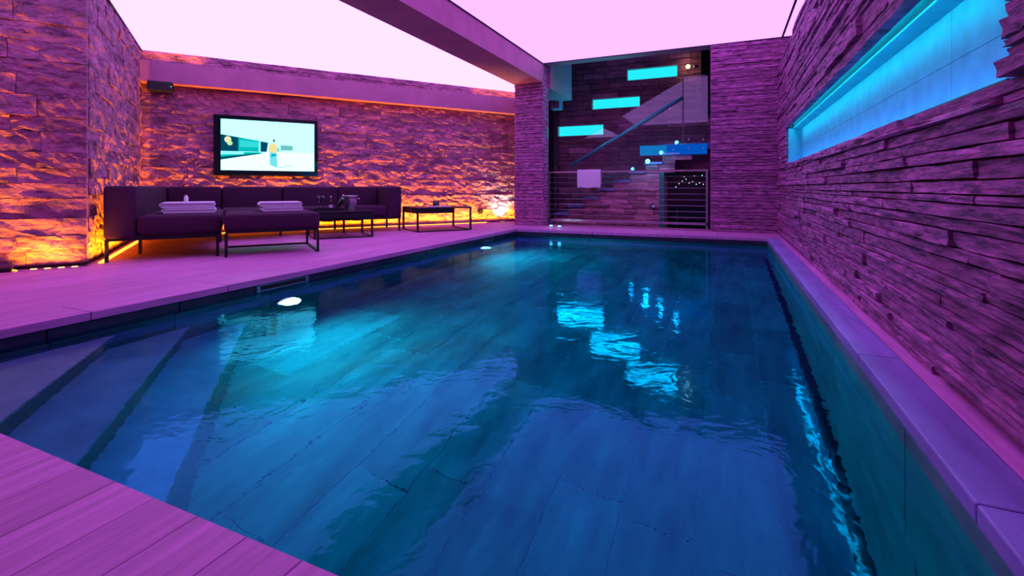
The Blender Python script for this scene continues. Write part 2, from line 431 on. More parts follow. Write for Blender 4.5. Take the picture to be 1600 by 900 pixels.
# ---- wall behind the camera
o = MB().box(xL-.5, 1.3, YNEAR-.2, YNEAR, -.3, 3.3).build('wall_near', 'concrete'); struct(o, 'plain wall closing the near end of the pool hall', 'wall')

# ---- ceilings
def sheet(name, poly, z, t, mat):
    return MB().prism(poly, z, z+t).build(name, mat)
o = sheet('ceiling', [(XBR, .8), (.755, .8), (.755, YB+.02), (XBR, YB+.02)], CEIL_R, .05, 'ceil_r'); struct(o, 'glowing lilac stretched ceiling over the pool', 'ceiling')
o = sheet('ceiling', [(.775, .8), (.97, .8), (.97, YB+.02), (.775, YB+.02)], CEIL_R, .05, 'ceil_r'); struct(o, 'narrow glowing lilac ceiling strip along the ledger stone wall', 'ceiling')
o = sheet('ceiling', [(XBR, YNEAR), (1.3, YNEAR), (1.3, .8), (XBR, .8)], CEIL_R, .05, 'concrete'); struct(o, 'plain plastered ceiling over the near deck', 'ceiling')
pA, pB, pC, pD = (XBL, 0.0), (XBL, yE), uv(U_PIL, V_TV+.05), uv(U_PIL, V_BLK)
uZ, xZ = inter_y(V_BLK, 0.0)
o = sheet('ceiling', [pA, pB, pC, pD, (xZ, 0.0)], CEIL_L, .05, 'ceil_l'); struct(o, 'glowing white stretched ceiling over the lounge', 'ceiling')
o = sheet('ceiling', [(XBL, YNEAR), (XBL, 0), (xZ, 0), (xL, YNEAR)], CEIL_L, .05, 'concrete'); struct(o, 'plain plastered ceiling over the left end of the deck', 'ceiling')
# black shadow gaps round the luminous ceilings
t = MB().box(.752, .778, .8, YB, CEIL_R-.012, CEIL_R+.03).build('trim_2', 'gap'); struct(t, 'black joint line of the ceiling along the ledger stone wall', 'trim')
t = MB().box(XBR-.01, XBR+.014, .8, YB, CEIL_R-.014, CEIL_R+.02).build('trim_3', 'gap'); struct(t, 'black joint line between beam and pool ceiling', 'trim')
t = MB().box(XBR, .97, YB-.012, YB+.0, CEIL_R-.014, CEIL_R+.02).build('trim_4', 'gap'); struct(t, 'black joint line of the pool ceiling above the stair opening', 'trim')
t = MB().prism([uv(U_PIL-.01, V_BLK), uv(U_PIL+.012, V_BLK), uv(U_PIL+.012, V_TV), uv(U_PIL-.01, V_TV)], CEIL_L-.02, CEIL_L+.02).build('trim_5', 'gap'); struct(t, 'black joint line of the lounge ceiling along the stone block', 'trim')
# ---- beam
o = MB().box(XBL, XBR, YNEAR, YB + .03, ZBEAM, 3.05).build('ceiling_beam', 'concrete'); struct(o, 'plastered beam running the length of the pool to the pilaster', 'beam')
# ---- bulkhead along the TV wall
bk = MB().prism([uv(U_PIL+.0, V_TV-.20), uv(uE-.25, V_TV-.20), uv(uE, V_TV+.01), uv(U_PIL, V_TV+.01)], 2.20, 2.50)
o = bk.build('trim_6', 'concrete'); struct(o, 'plastered box trim along the top of the television wall', 'trim')

# ---- deck floor: stone planks along the pool direction
fl = MB()
fl.prism([(xL-.4, YNEAR), (PX0-.12, YNEAR), (PX0-.12, yE+.4), uv(U_PIL-.3, V_TV+.3)], -.16, -.035)
fl.box(PX0-.12, 1.3, YNEAR, PY0-.12, -.16, -.035).box(PX0-.12, 1.3, PY1+.12, YB+.45, -.16, -.035).box(PX1+.12, 1.3, PY0-.12, PY1+.12, -.16, -.035)
floor = fl.build('floor', 'grout'); struct(floor, 'deck of narrow stone planks around the pool', 'floor')
plank_me = {}
def plank(x0, x1, y0, y1, store):
    store.append((x0, x1, y0, y1))
planks = []
def strip(x0, x1, y0, y1, rr):
    y = y0; first = True
    while y < y1 - 1e-3:
        ln = rr.uniform(1.0, 1.9)
        if first: ln *= rr.uniform(.3, 1); first = False
        if y1 - y - ln < .35: ln = y1 - y
        planks.append((x0, x1, y, y+ln)); y += ln
rr = random.Random(77); wpl = .15
cw = .30                                      # coping width on the left
x = PX0 - cw
while x > xL - .1:
    xm = x - wpl/2
    segs = []
    # boundary lines
    p0 = uv(U_PIL, V_BLK); p1 = uv(U_PIL, V_TV)
    ytv = p1[1] + (xm - p1[0])*UY/UX
    if xm > p0[0]: segs.append((YNEAR, ytv))
    else:
        segs.append((YNEAR, p0[1] + (xm - p0[0])*UY/UX + .10))
        if xm > p1[0]: segs.append((p0[1] + (xm - p0[0])*(p1[1]-p0[1])/(p1[0]-p0[0]) - .06, ytv))
    for a, b in segs:
        if b - a > .1: strip(x - wpl, x, a, b, rr)
    x -= wpl
x = PX0 - cw
while x < XR - .02:
    strip(x, min(x + wpl, XR+.03), YNEAR, PY0, rr); x += wpl
x = PX0 - cw
while x < XR - .02:                           # strip of deck behind the pool
    x1 = min(x + wpl*4, XR+.03); planks.append((x, x1, PY1+.25, YB+.045)); x = x1
rest = MB()
def plank_geo(sx, sy, e=.0015):
    b = MB(); g = .0007
    b.add([(g,g,-.034),(sx-g,g,-.034),(sx-g,sy-g,-.034),(g,sy-g,-.034),
           (g,g,-e),(sx-g,g,-e),(sx-g,sy-g,-e),(g,sy-g,-e),
           (g+e,g+e,0),(sx-g-e,g+e,0),(sx-g-e,sy-g-e,0),(g+e,sy-g-e,0)],
          [(0,3,2,1),(8,9,10,11)] + [(i,(i+1)%4,4+(i+1)%4,4+i) for i in range(4)] + [(4+i,4+(i+1)%4,8+(i+1)%4,8+i) for i in range(4)])
    return b
def score(pl):
    q = [proj((a, b, 0)) for a in pl[:2] for b in pl[2:]]
    q = [k for k in q if k]
    if not q or max(k[0] for k in q) < 0 or min(k[0] for k in q) > 1600 or min(k[1] for k in q) > 900: return 0
    return (pl[1]-pl[0])*(pl[3]-pl[2]) / min(k[2] for k in q)**3
pr = sorted(planks, key=lambda p: -score(p))
cnt = 0
for i, p in enumerate(pr):
    g = plank_geo(p[1]-p[0], p[3]-p[2])
    if cnt < 290 and score(p) > 0:
        g.build('plank', 'deck', floor, loc=(p[0], p[2], 0)); cnt += 1
    else:
        rest.add([(v[0]+p[0], v[1]+p[2], v[2]) for v in g.v], g.f)
tag(rest.build('plank_rows', 'deck', floor), kind='stuff')
# ---- coping round the pool
def coping(name, label, rects, mat='deckcoping'):
    e = empty(name); struct(e, label, 'coping')
    for x0, x1, y0, y1 in rects:
        b = MB().rbox(x0+.0015, x1-.0015, y0+.0015, y1-.0015, -.048, .001, .006); b.build('slab', mat, e)
def split(a, b, n, rr):
    c = [a + (b-a)*(i + (rr.uniform(-.12, .12) if 0 < i < n else 0))/n for i in range(n+1)]; return list(zip(c, c[1:]))
coping('trim_7', 'pale stone coping with niche glow in its colour between the pool and the ledger stone wall', [(PX1-.004, XR-.055, a, b) for a, b in split(PY0-.3, PY1, 7, rr)], 'coping')
MB().box(XR-.055, XR+.03, PY0, PY1+.25, -.034, -.001).build('lip_shade_strip', 'deck', floor)  # plain deck colour where the niche lip would shade off the painted blue
coping('trim_8', 'stone coping slabs along the lounge side of the pool', [(PX0-cw, PX0+.012, a, b) for a, b in split(PY0, PY1, 8, rr)])
coping('trim_9', 'stone coping slabs at the stair end of the pool', [(a, b, PY1-.012, PY1+.25) for a, b in split(PX0-cw, XR+.02, 5, rr)])

# ---- pool basin
DR = .05                                      # dark drain slot along the right wall
pb = MB()
pb.box(PX0-.12, PX1-DR, PY0-.12, PY1+.12, PFLOOR-.15, PFLOOR-.0015).box(PX1-DR, PX1+.12, PY0-.12, PY1+.12, PFLOOR-.15, PFLOOR-.08)
pb.box(PX0-.12, PX0-.03, PY0-.12, PY1+.12, PFLOOR-.03, -.05).box(PX1+.03, PX1+.12, PY0-.12, PY1+.12, PFLOOR-.08, -.05)
pb.box(PX0-.03, PX1+.03, PY0-.12, PY0-.03, PFLOOR-.03, -.05).box(PX0-.03, PX1+.03, PY1+.03, PY1+.12, PFLOOR-.03, -.05)
pool = pb.build('pool_basin', 'poolgrout'); struct(pool, 'sunken pool basin lined with dark slate slabs', 'pool')
rr = random.Random(5)
x = PX0; wt_ = .316
while x < PX1 - DR - .02:
    x1 = min(x + wt_, PX1 - DR); y = PY0 - rr.uniform(0, .8)
    while y < PY1:
        y1 = y + rr.choice((.6, .9, .9, 1.2)); a, b = max(y, PY0), min(y1, PY1)
        if b - a > .02: MB().rbox(x+.003, x1-.003, a+.003, b-.003, PFLOOR-.0015, PFLOOR+rr.uniform(.0005, .002), .0008).build('floor_slab', 'pooltile', pool)
        y = y1
    x = x1
def wallslabs(axis, at, sgn, a0_, a1_, n, zs, name='wall_slab'):
    for z0, z1 in zs:
        wm = 'wallshade' if z0 > -.25 else 'poolwall'  # top course takes the slate with shade in its colour
        for a, b in split(a0_, a1_, n, rr):
            t0, t1 = (at, at + sgn*.03)
            lo, hi = min(t0, t1), max(t0, t1)
            q = MB()
            if axis == 'x': q.rbox(lo, hi, a+.003, b-.003, z0+.003, z1-.003, .003)
            else: q.rbox(a+.003, b-.003, lo, hi, z0+.003, z1-.003, .003)
            q.build(name, wm, pool)
ZS = [(PFLOOR+.01, -.75), (-.75, -.20), (-.20, -.0475)]
wallslabs('x', PX1, 1, PY0, PY1, 6, [(PFLOOR+.03, -.70), (-.70, -.0475)])
wallslabs('x', PX0, -1, PY0, PY1, 10, ZS)
wallslabs('y', PY1, 1, PX0, PX1, 6, ZS)
wallslabs('y', PY0, -1, PX0, PX1, 6, ZS)
MB().box(PX1-DR+.004, PX1+.03, PY0, PY1, PFLOOR-.08, PFLOOR-.06).build('drain_channel', 'gap', pool)
# corner steps under water
e = empty('pool_steps'); struct(e, 'three slate corner steps under the water', 'steps')
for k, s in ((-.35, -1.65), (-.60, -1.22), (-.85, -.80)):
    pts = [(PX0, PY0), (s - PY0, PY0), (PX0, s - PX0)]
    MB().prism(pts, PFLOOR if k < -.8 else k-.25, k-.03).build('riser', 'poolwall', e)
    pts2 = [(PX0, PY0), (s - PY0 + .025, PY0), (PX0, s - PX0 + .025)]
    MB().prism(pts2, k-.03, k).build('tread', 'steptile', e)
# water surface
wv = MB(); wv.box(PX0-.02, PX1+.02, PY0-.02, PY1+.02, PFLOOR-.07-WATER, 0)
o = wv.build('pool_water', 'water', smooth=False, loc=(0, 0, WATER)); tag(o, 'clear blue pool water with fine ripples', 'water', None, 'stuff')

# ---- underwater lamps and skimmers on the lounge side wall
def pool_lamp(y, z, label):
    e = empty('pool_lamp', (PX0, y, z)); tag(e, label, 'pool lamp', 'round pool lamps below the water line')
    a = MB(); a.lathe([(.105, 0), (.105, .012), (.088, .018), (.088, .0)], 28, cap=False); ring = a.build('rim', 'steel', e, True); ring.rotation_euler = (0, PI/2, 0)
    b = MB(); b.lathe([(.088, .004), (.06, .012), (.0, .015)], 28); l = b.build('lens', 'poollamp', e, True); l.rotation_euler = (0, PI/2, 0)
    spot('pool_light', (PX0+.05, y, z), (1, 0, -.25), 250, (.45, .74, 1.0), 2.9, .9, .08)
pool_lamp(2.86, -.62, 'round white pool lamp under the wider skimmer below the water line')
pool_lamp(6.32, -.68, 'round white pool lamp near the pilaster end of the pool')
def skimmer(y, wd, label):
    e = empty('skimmer', (PX0, y, -.076)); tag(e, label, 'skimmer')
    a = MB(); hw, hh = wd/2, .024
    a.box(.0005, .008, -hw, hw, hh-.007, hh).box(.0005, .008, -hw, hw, -hh, -hh+.007)
    a.box(.0005, .008, -hw, -hw+.03, -hh+.007, hh-.007).box(.0005, .008, hw-.03, hw, -hh+.007, hh-.007); a.build('frame', 'steel', e)
    MB().box(.0005, .002, -hw+.03, hw-.03, -hh+.007, hh-.007).build('mouth', 'gap', e)
skimmer(2.84, .50, 'steel framed skimmer slot in the pool wall above the nearer lamp')
skimmer(6.5, .30, 'small skimmer slot in the pool wall near the pilaster')
# ================================================================== STAIR ROOM
SB = 10.6; SF = 9.62; SFLOOR = -1.2
WINS = [((980, 109), (1058, 119)), ((925, 155.6), (999.5, 166)), ((872, 198), (942.6, 210))]
holes = []; wl_ = []
for (ax, ay), (bx, by) in WINS:
    p = onY(ax, ay, SB); q = onY(bx, by, SB)
    holes.append((1.2 - q[0], 1.2 - p[0], q[2], p[2])); wl_.append((p[0], q[0], q[2], p[2]))
w = MB(); hs = sorted(wl_, key=lambda h: h[2])
zc = SFLOOR
for x0, x1, z0, z1 in hs:
    w.box(XBL, 1.2, SB+.06, SB+.3, zc, z0); w.box(XBL, x0, SB+.06, SB+.3, z0, z1).box(x1, 1.2, SB+.06, SB+.3, z0, z1); zc = z1
w.box(XBL, 1.2, SB+.06, SB+.3, zc, 3.9)
ws = w.build('wall_stair', 'grout'); struct(ws, 'brownish stone wall behind the staircase with three lit slots', 'wall')
clad(ws, (1.2, SB+.06), PI, 1.2 - XBL - .13, -.3, 3.9, (.08, .14), (.3, .7), (.045, .065), STAIRST, holes=holes, keep=160, rnd=41, minpx=4)
for i, (x0, x1, z0, z1) in enumerate(hs):
    e = MB().box(x0-.005, x0, SB-.0, SB+.16, z0, z1).box(x1, x1+.005, SB, SB+.16, z0, z1).box(x0, x1, SB, SB+.16, z1, z1+.005).box(x0, x1, SB, SB+.16, z0-.005, z0)
    o = e.build('window_%d' % (i+1), 'white'); struct(o, 'slim slot glowing cyan in the stair wall, %s' % ('lowest of three', 'middle of three', 'topmost of three')[i], 'window')
    MB().box(x0, x1, SB+.09, SB+.10, z0, z1).build('pane', 'cyanpanel', o)
    area('slot_light', ((x0+x1)/2, SB-.03, (z0+z1)/2), (0, -1, .1), x1-x0, z1-z0, 9, (0, .8, 1), tang=(1, 0, 0))
o = MB().box(XBL, 1.2, YB+.3, SB+.3, SFLOOR-.1, SFLOOR).build('floor_stair', 'deck'); struct(o, 'lower floor of the stairwell behind the railing', 'floor')
o = MB().box(XBL, 1.2, YB+.3, SB+.3, 3.9, 4.0).build('ceiling_stair', 'concrete'); struct(o, 'high ceiling of the stairwell', 'ceiling')
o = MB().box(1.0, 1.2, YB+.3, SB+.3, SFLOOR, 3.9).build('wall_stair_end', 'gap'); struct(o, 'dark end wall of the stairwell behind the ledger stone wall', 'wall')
o = MB().box(XBL, 1.2, YB+.29, YB+.45, SFLOOR, -.0).build('wall_well', 'concrete'); struct(o, 'plain edge of the floor at the stairwell', 'wall')
o = MB().box(XBL+.13, -3.05, YB+.31, 10.04, 2.57, 3.88).box(XBL+.13, -3.33, 10.04, 10.3, 2.42, 3.88).build('trim_10', 'concrete'); struct(o, 'plain bulkhead under the stairwell ceiling next to the pilaster', 'trim')
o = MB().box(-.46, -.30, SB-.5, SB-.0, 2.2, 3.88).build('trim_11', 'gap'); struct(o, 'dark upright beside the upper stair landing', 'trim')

# staircase
st = empty('staircase', (0, 0, 0)); struct(st, 'open stone staircase rising to the right behind the railing', 'staircase')
RUN, RISE = .31, .17
def xk(k): return -3.6 + RUN*k
for k in range(0, 9):
    MB().rbox(xk(k)-.03, xk(k)+RUN, SF-.03, SB-.01, RISE*k-.045, RISE*k, .006).build('tread', 'coping', st)
    MB().box(xk(k), xk(k)+.02, SF, SB-.01, RISE*(k-1), RISE*k-.045).build('riser', 'stairstone', st)
# under-stair wall, stepped, stopping at the dark recess with the door
DX0, DX1, DZ = -1.02, -.245, 1.30
prof = [(XBL+.13, SFLOOR), (DX0-.12, SFLOOR), (DX0-.12, .98), (-.72, 1.30), (-.245, 1.30), (-.245, 1.36)]
up = [(xk(8), 1.36-.05)]
for k in range(8, -1, -1):
    up += [(xk(k)+.0, RISE*k-.05), (xk(k), RISE*(k-1)-.05)]
poly = [(XBL+.13, SFLOOR), (DX0-.12, SFLOOR), (DX0-.12, .98), (-.80, 1.28), (-.60, 1.28), (-.60, 1.31)] + [p for p in up if p[0] > XBL+.13][1:]
poly = [p for i, p in enumerate(poly) if i == 0 or p != poly[i-1]]
mw = MB().extr(poly, SF+.055, SF+.20)
wu = mw.build('wall_understair', 'grout'); struct(wu, 'ledger stone wall below the staircase flight', 'wall')
hol = []
L0 = -.60
for k in range(-1, 9):
    x0_, x1_ = xk(k), xk(k+1)
    if x1_ > XBL: hol.append((L0 - min(x1_, L0), L0 - x0_, RISE*k-.05, 3))
hol.append((0, L0-(DX0-.12), -2, .98)); hol.append((0, L0+.9, .98, 1.22))
clad(wu, (L0, SF+.055), PI, L0-(XBL+.14), -.3, 1.31, (.045, .085), (.2, .6), (.03, .055), STAIRST, holes=hol, keep=130, rnd=51, minpx=3)
# landing with a blue lit edge
MB().box(-1.12, 1.0, SF+.01, SB-.01, 1.42, 1.53).build('landing', 'coping', st)
pA_ = onY(1000, 228, SF-.02); pB_ = onY(1105, 240.5, SF-.02)
bl = MB().box(pA_[0], -1.05, SF-.02, SF-.0, pB_[2], pA_[2]); o = bl.build('light_panel', 'cyanpanel'); 
o.data.materials.clear(); M['bluecyan'] = emit('blue cyan panel', (0, .20, .62), 1.0); o.data.materials.append(M['bluecyan']); tag(o, 'short azure light panel at the edge of the stair landing', 'light panel')
o = MB().box(-1.045, pB_[0], SF-.02, SF-.0, pB_[2], pA_[2]).build('light_panel', 'bluepanel'); tag(o, 'long deep blue light panel at the edge of the stair landing', 'light panel')
# dark recess and door below the landing
o = MB().box(DX0-.12, 1.0, SF+.50, SF+.58, SFLOOR, 1.36).box(DX0-.12, DX0-.05, SF+.2, SF+.5, SFLOOR, 1.30).build('wall_recess', 'stairstone'); struct(o, 'shaded wall of the recess under the landing', 'wall')
YD = SF+.42
d0 = onY(1045, 268, YD); d1 = onY(1108, 268, YD)
dr = empty('door_1', (0, 0, 0)); struct(dr, 'dark glass door under the stair landing', 'door')
leaf = MB().box(d0[0], d1[0]+.2, YD, YD+.03, SFLOOR, d0[2]).build('door_leaf', 'darkglass', dr)
f = MB().box(d0[0]-.035, d0[0], YD-.02, YD+.04, SFLOOR, d0[2]+.03).box(d0[0], d1[0]+.2, YD-.02, YD+.04, d0[2], d0[2]+.03); f.build('door_frame', 'darksteel', dr)
hh_ = onY(1058, 327, YD-.05); h2_ = onY(1058, 358, YD-.05)
MB().tube((hh_[0], YD-.05, hh_[2]), (hh_[0], YD-.05, h2_[2]), .012).tube((hh_[0], YD-.05, hh_[2]-.03), (hh_[0], YD, hh_[2]-.03), .008).tube((hh_[0], YD-.05, h2_[2]+.03), (hh_[0], YD, h2_[2]+.03), .008).build('handle', 'steel', leaf)
g0 = onY(1030, 270, SF-.02); g1 = onY(1038, 360, SF-.02)
M['jade'] = plain('green glass edge', (.03, .16, .15), .25)
o = MB().box(g0[0], g1[0], SF-.02, SF+.05, SFLOOR, g0[2]).build('trim_12', 'jade'); struct(o, 'green glass jamb standing left of the door recess', 'trim')
# bulbs put in for the string of lights mirrored in the door glass
sl = empty('mirrored_lights', (0, YD-.02, 0)); tag(sl, 'string of tiny bulbs added for lights mirrored in the dark glass door', 'mirrored lights')
wire = MB(); prev = None
for i, (bx, by) in enumerate([(1056, 292), (1061, 287), (1066, 283), (1072, 280), (1077, 286), (1082, 284), (1088, 288), (1093, 286), (1099, 288), (1104, 282), (1069, 276), (1085, 275), (1097, 274)]):
    p = onY(bx, by, YD-.02); q = (p[0], 0, p[2])
    MB().lathe([(.002, -.009), (.009, 0), (.002, .009)], 8, q).build('bulb', 'string', sl) if False else MB().lathe([(.002, -.010), (.010, 0), (.002, .010)], 8, q).build('bulb', 'warmlamp' if i % 3 else 'cyanlamp', sl)
    if prev: wire.tube(prev, q, .002, 5)
    prev = q
wire.build('wire', 'black', sl)
# glass balustrade of the stair
gb = empty('glass_balustrade', (0, SF-.14, 0)); tag(gb, 'clear frameless glass balustrade along the staircase', 'balustrade')
def gp(px, py): p = onY(px, py, SF-.14); return (p[0], p[2])
A = [gp(896, 322), gp(1066, 220), gp(1066, 126), gp(896, 226)]
MB().extr(A, 0, .012).build('glass_panel', 'glass', gb)
B = [gp(1068.5, 222), gp(1106, 222), gp(1106, 117), gp(1068.5, 117)]
MB().extr(B, 0, .012).build('glass_panel', 'glass', gb)
for px, py in ((976, 279), (976, 293.5), (1052, 234), (1052, 246), (1076, 218), (1076, 231), (1099, 218), (1099, 231), (1047, 170)):
    p = gp(px, py); b = MB(); b.tube((p[0], -.012, p[1]), (p[0], .028, p[1]), .014, 12); b.build('fixing', 'steel', gb)
b = MB(); p, q = gp(893, 259), gp(1067, 152)
b.tube((p[0], -.06, p[1]), (q[0], -.06, q[1]), .026, 14)
M['rail'] = plain('rail with cyan sheen', (.06, .36, .42), .3)  # teal painted in for the cyan windows mirrored in the steel
hr_ = b.build('handrail', 'rail', gb, True)
for t in (.08, .5, .92):
    x_ = p[0]+(q[0]-p[0])*t; z_ = p[1]+(q[1]-p[1])*t
    MB().tube((x_, -.06, z_), (x_, .0, z_), .008).build('bracket', 'steel', gb)
p = gp(1067.3, 222); q = gp(1067.3, 117)
MB().box(p[0]-.008, p[0]+.008, -.004, .016, p[1], q[1]).build('joint_profile', 'darksteel', gb)
# step lamps
for px, py, r, pw in ((988, 264, .022, 3), (1012, 252, .045, 9), (1033, 238.5, .035, 6), (1057, 222.5, .03, 5)):
    p = onY(px, py, SF-.075)
    e = empty('step_lamp', p); tag(e, {988: 'smallest cyan step lamp, lowest in the stair flight', 1012: 'brightest round cyan step lamp on the stair flight', 1033: 'cyan step lamp in front of the blue landing edge', 1057: 'cyan step lamp above the blue landing edge'}[px], 'lamp')
    b = MB(); b.lathe([(0.001, -r), (r*.5, -r*.87), (r*.87, -r*.5), (r, 0), (r*.87, r*.5), (r*.5, r*.87), (.001, r)], 16); b.build('lens', 'cyanlamp', e, True)
    MB().tube((0, .0, 0), (0, .05, 0), r*.5, 10).build('stem', 'darksteel', e)
    point('step_light', (p[0], p[1]-.16, p[2]), pw*.3, (0, .75, 1), .04)
# wall lamp top right
p = onY(1075, 104, SB-.05)
e = empty('wall_lamp', p); tag(e, 'small round warm lamp high on the stair wall', 'lamp')
MB().lathe([(.001, -.05), (.035, -.035), (.05, 0), (.035, .035), (.001, .05)], 16).build('globe', 'warmlamp', e, True)
MB().tube((0, 0, 0), (0, .07, 0), .025, 12).build('base', 'darksteel', e)
MB().lathe([(.02, -.03), (.028, 0), (.02, .03)], 12, (.12, .03, 0)).build('side_cap', 'steel', e)
point('wall_lamp_light', (p[0]-.02, p[1]-.1, p[2]), 1.2, (1, .8, .5), .04)
# thermostat on the understair wall
p = onY(1020, 322, SF-.02)
e = empty('wall_sensor', p); tag(e, 'small round sensor on the stone wall under the stairs', 'sensor')
MB().tube((0, .02, 0), (0, -.012, 0), .055, 18).build('body', 'darksteel', e); MB().tube((.015, -.012, 0), (.015, -.02, 0), .03, 14).build('dial', 'towel', e)

# railing in the opening
YRAIL = YB + .34
rl = empty('railing', (0, YRAIL, 0)); tag(rl, 'steel railing with thin horizontal bars across the stair opening', 'railing')
def rp(px, py): p = onY(px, py, YRAIL); return p[0], p[2]
xl_, zt_ = rp(857, 266); xr_, zb_ = rp(1106, 353)
zt_ = rp(980, 267.5)[1]; zb_ = .09
MB().box(xl_, xr_, -.02, .02, zt_-.016, zt_+.012).build('top_rail', 'steel', rl)
MB().box(xl_, xr_, -.015, .015, zb_-.02, zb_+.02).build('bottom_rail', 'steel', rl)
for x_ in (xl_, xr_-.03): MB().box(x_, x_+.03, -.015, .015, 0, zt_-.016).build('post', 'steel', rl)
for i in range(8):
    z_ = zb_ + (zt_-zb_)*(i+1)/9.0
    MB().tube((xl_+.02, 0, z_), (xr_-.02, 0, z_), .0035, 6).build('bar', 'steel', rl)
# towel over the railing
tx0, tz1 = rp(903, 262); tx1, tz0 = rp(939, 293)
t = MB()
prof = [(-.045, tz0), (-.05, tz0+.1), (-.046, zt_-.03), (-.036, zt_+.026), (-.0, zt_+.04), (.036, zt_+.026), (.045, zt_-.02), (.042, tz0+.06),
        (.030, tz0+.06), (.030, zt_-.02), (.026, zt_+.012), (0, zt_+.016), (-.026, zt_+.012), (-.030, zt_-.03), (-.034, tz0+.1), (-.031, tz0)]
n_ = len(prof); vs = []; fs = []
NS = 9
for k in range(NS):
    xx = tx0 + (tx1-tx0)*k/(NS-1)
    for y_, z_ in prof: vs.append((xx, y_ + .004*math.sin(k*1.9), z_ + (.006*math.sin(k*1.3) if z_ < tz0+.12 else 0)))
for k in range(NS-1):
    for i in range(n_): fs.append((k*n_+i, k*n_+(i+1) % n_, (k+1)*n_+(i+1) % n_, (k+1)*n_+i))
fs += [tuple(range(n_-1, -1, -1)), tuple(range((NS-1)*n_, NS*n_))]
t.add(vs, fs); o = t.build('bath_towel', 'towel', None, False, (0, YRAIL, 0)); tag(o, 'pale bath towel hanging over the steel railing', 'towel')
# two small floor lamps at the foot of the railing
for px, py, lb in ((861, 352.5, 'small white floor lamp beside the pilaster foot'), (874, 353.5, 'small white floor lamp second from the pilaster foot')):
    p = onZ(px, py, .02); e = empty('floor_lamp', (p[0], p[1], 0)); tag(e, lb, 'lamp', 'small floor lamps at the railing')
    MB().lathe([(.05, 0), (.05, .012), (.04, .016)], 16).build('rim', 'steel', e, True); MB().lathe([(.04, .012), (.025, .028), (.001, .032)], 14).build('lens', 'cyanlamp', e, True)
    point('floor_lamp_light', (p[0], p[1], .08), .15, (.6, .9, 1), .03)

# ================================================================== LOUNGE
def lounge(name, u, v, z=0, rot=0):
    p = uv(u, v); return empty(name, (p[0], p[1], z), ANG + rot)
# ---- led lines at the foot of the stone
def line_light(p, q, power, nrm, off=.05, z=.02, width=.014, name='led_light', up=1.0, tow=.22):
    m = ((p[0]+q[0])/2 + nrm[0]*off, (p[1]+q[1])/2 + nrm[1]*off, z)
    Ln = math.hypot(q[0]-p[0], q[1]-p[1])
    return area(name, m, (-nrm[0]*tow, -nrm[1]*tow, up), Ln, width, power, ORANGE, spread=1.9, tang=(q[0]-p[0], q[1]-p[1], 0))
e = lounge('led_strip', 0, 0); tag(e, 'row of warm led dots at the foot of the stone block front', 'led strip')
MB().box(onV(4, 430, V_BLK-.10)[0]+.1, U_PIL-.02, V_BLK-.115, V_BLK-.085, .001, .006).build('channel', 'deck', e)
for i in range(16):
    u_ = U_PIL - .06 - .088*i
    if u_ < onV(4, 430, V_BLK-.10)[0] + .12: break
    MB().rbox(u_-.022, u_+.022, V_BLK-.108, V_BLK-.092, .006, .016, .004).build('led', 'ledwarm', e)
line_light(uv(-5.0, V_BLK), uv(U_PIL-.03, V_BLK), 210, (-VX, -VY), .10, z=.0065, tow=.30)
o = lounge('led_strip', 0, 0); tag(o, 'glowing amber led line along the foot of the stone block beside the sofa', 'led strip')
MB().box(U_PIL+.06, U_PIL+.10, V_BLK+.10, V_TV-.1, .001, .014).build('diffuser', 'led', o)
line_light(uv(U_PIL, V_BLK+.05), uv(U_PIL, V_TV-.05), 75, (UX, UY), .08, .018, tow=.30)
o = lounge('led_strip', 0, 0); tag(o, 'amber led line along the foot of the television wall', 'led strip')
MB().box(U_PIL+.1, uE-1.35, V_TV-.12, V_TV-.08, .001, .014).build('diffuser', 'led', o)
line_light(uv(U_PIL+.1, V_TV), uv(uE-.6, V_TV), 195, (-VX, -VY), .10, .018, tow=.30)
# amber line above the box trim
line_light(uv(U_PIL+.05, V_TV-.10), uv(U_PIL+.75, V_TV-.10), 2.2, (-VX, -VY), .0, 2.515, name='cove_light', tow=.3)
line_light(uv(uE-1.6, V_TV-.10), uv(uE-.3, V_TV-.10), 4, (-VX, -VY), .0, 2.515, name='cove_light', tow=.3)
# black connector at the strip's end
ubx = onV(4, 430, V_BLK-.10)[0]; p = uv(ubx, V_BLK-.10)
e = empty('power_box', (p[0], p[1], 0), ANG); tag(e, 'small black power box at the end of the led dots', 'power box')
MB().rbox(-.16, .06, -.03, .03, .0, .036, .008).build('case', 'black', e); MB().tube((.06, 0, .016), (.09, 0, .010), .005).build('cable', 'black', e)
# white uplight near the pilaster
uu, vv, _ = onV(786, 347, V_TV-.14)
e = lounge('uplight', uu, vv); tag(e, 'bright white floor uplight in the corner by the pilaster', 'lamp')
MB().lathe([(.06, 0), (.06, .02), (.045, .025)], 18).build('rim', 'steel', e, True); MB().lathe([(.045, .02), (.02, .024), (.001, .024)], 18).build('lens', 'whitelamp', e)
p = uv(uu, vv); spot('uplight_light', (p[0], p[1], .05), (VX*.18, VY*.18, 1), 80, (.36, 1, .62), 2.0, .9, .03)

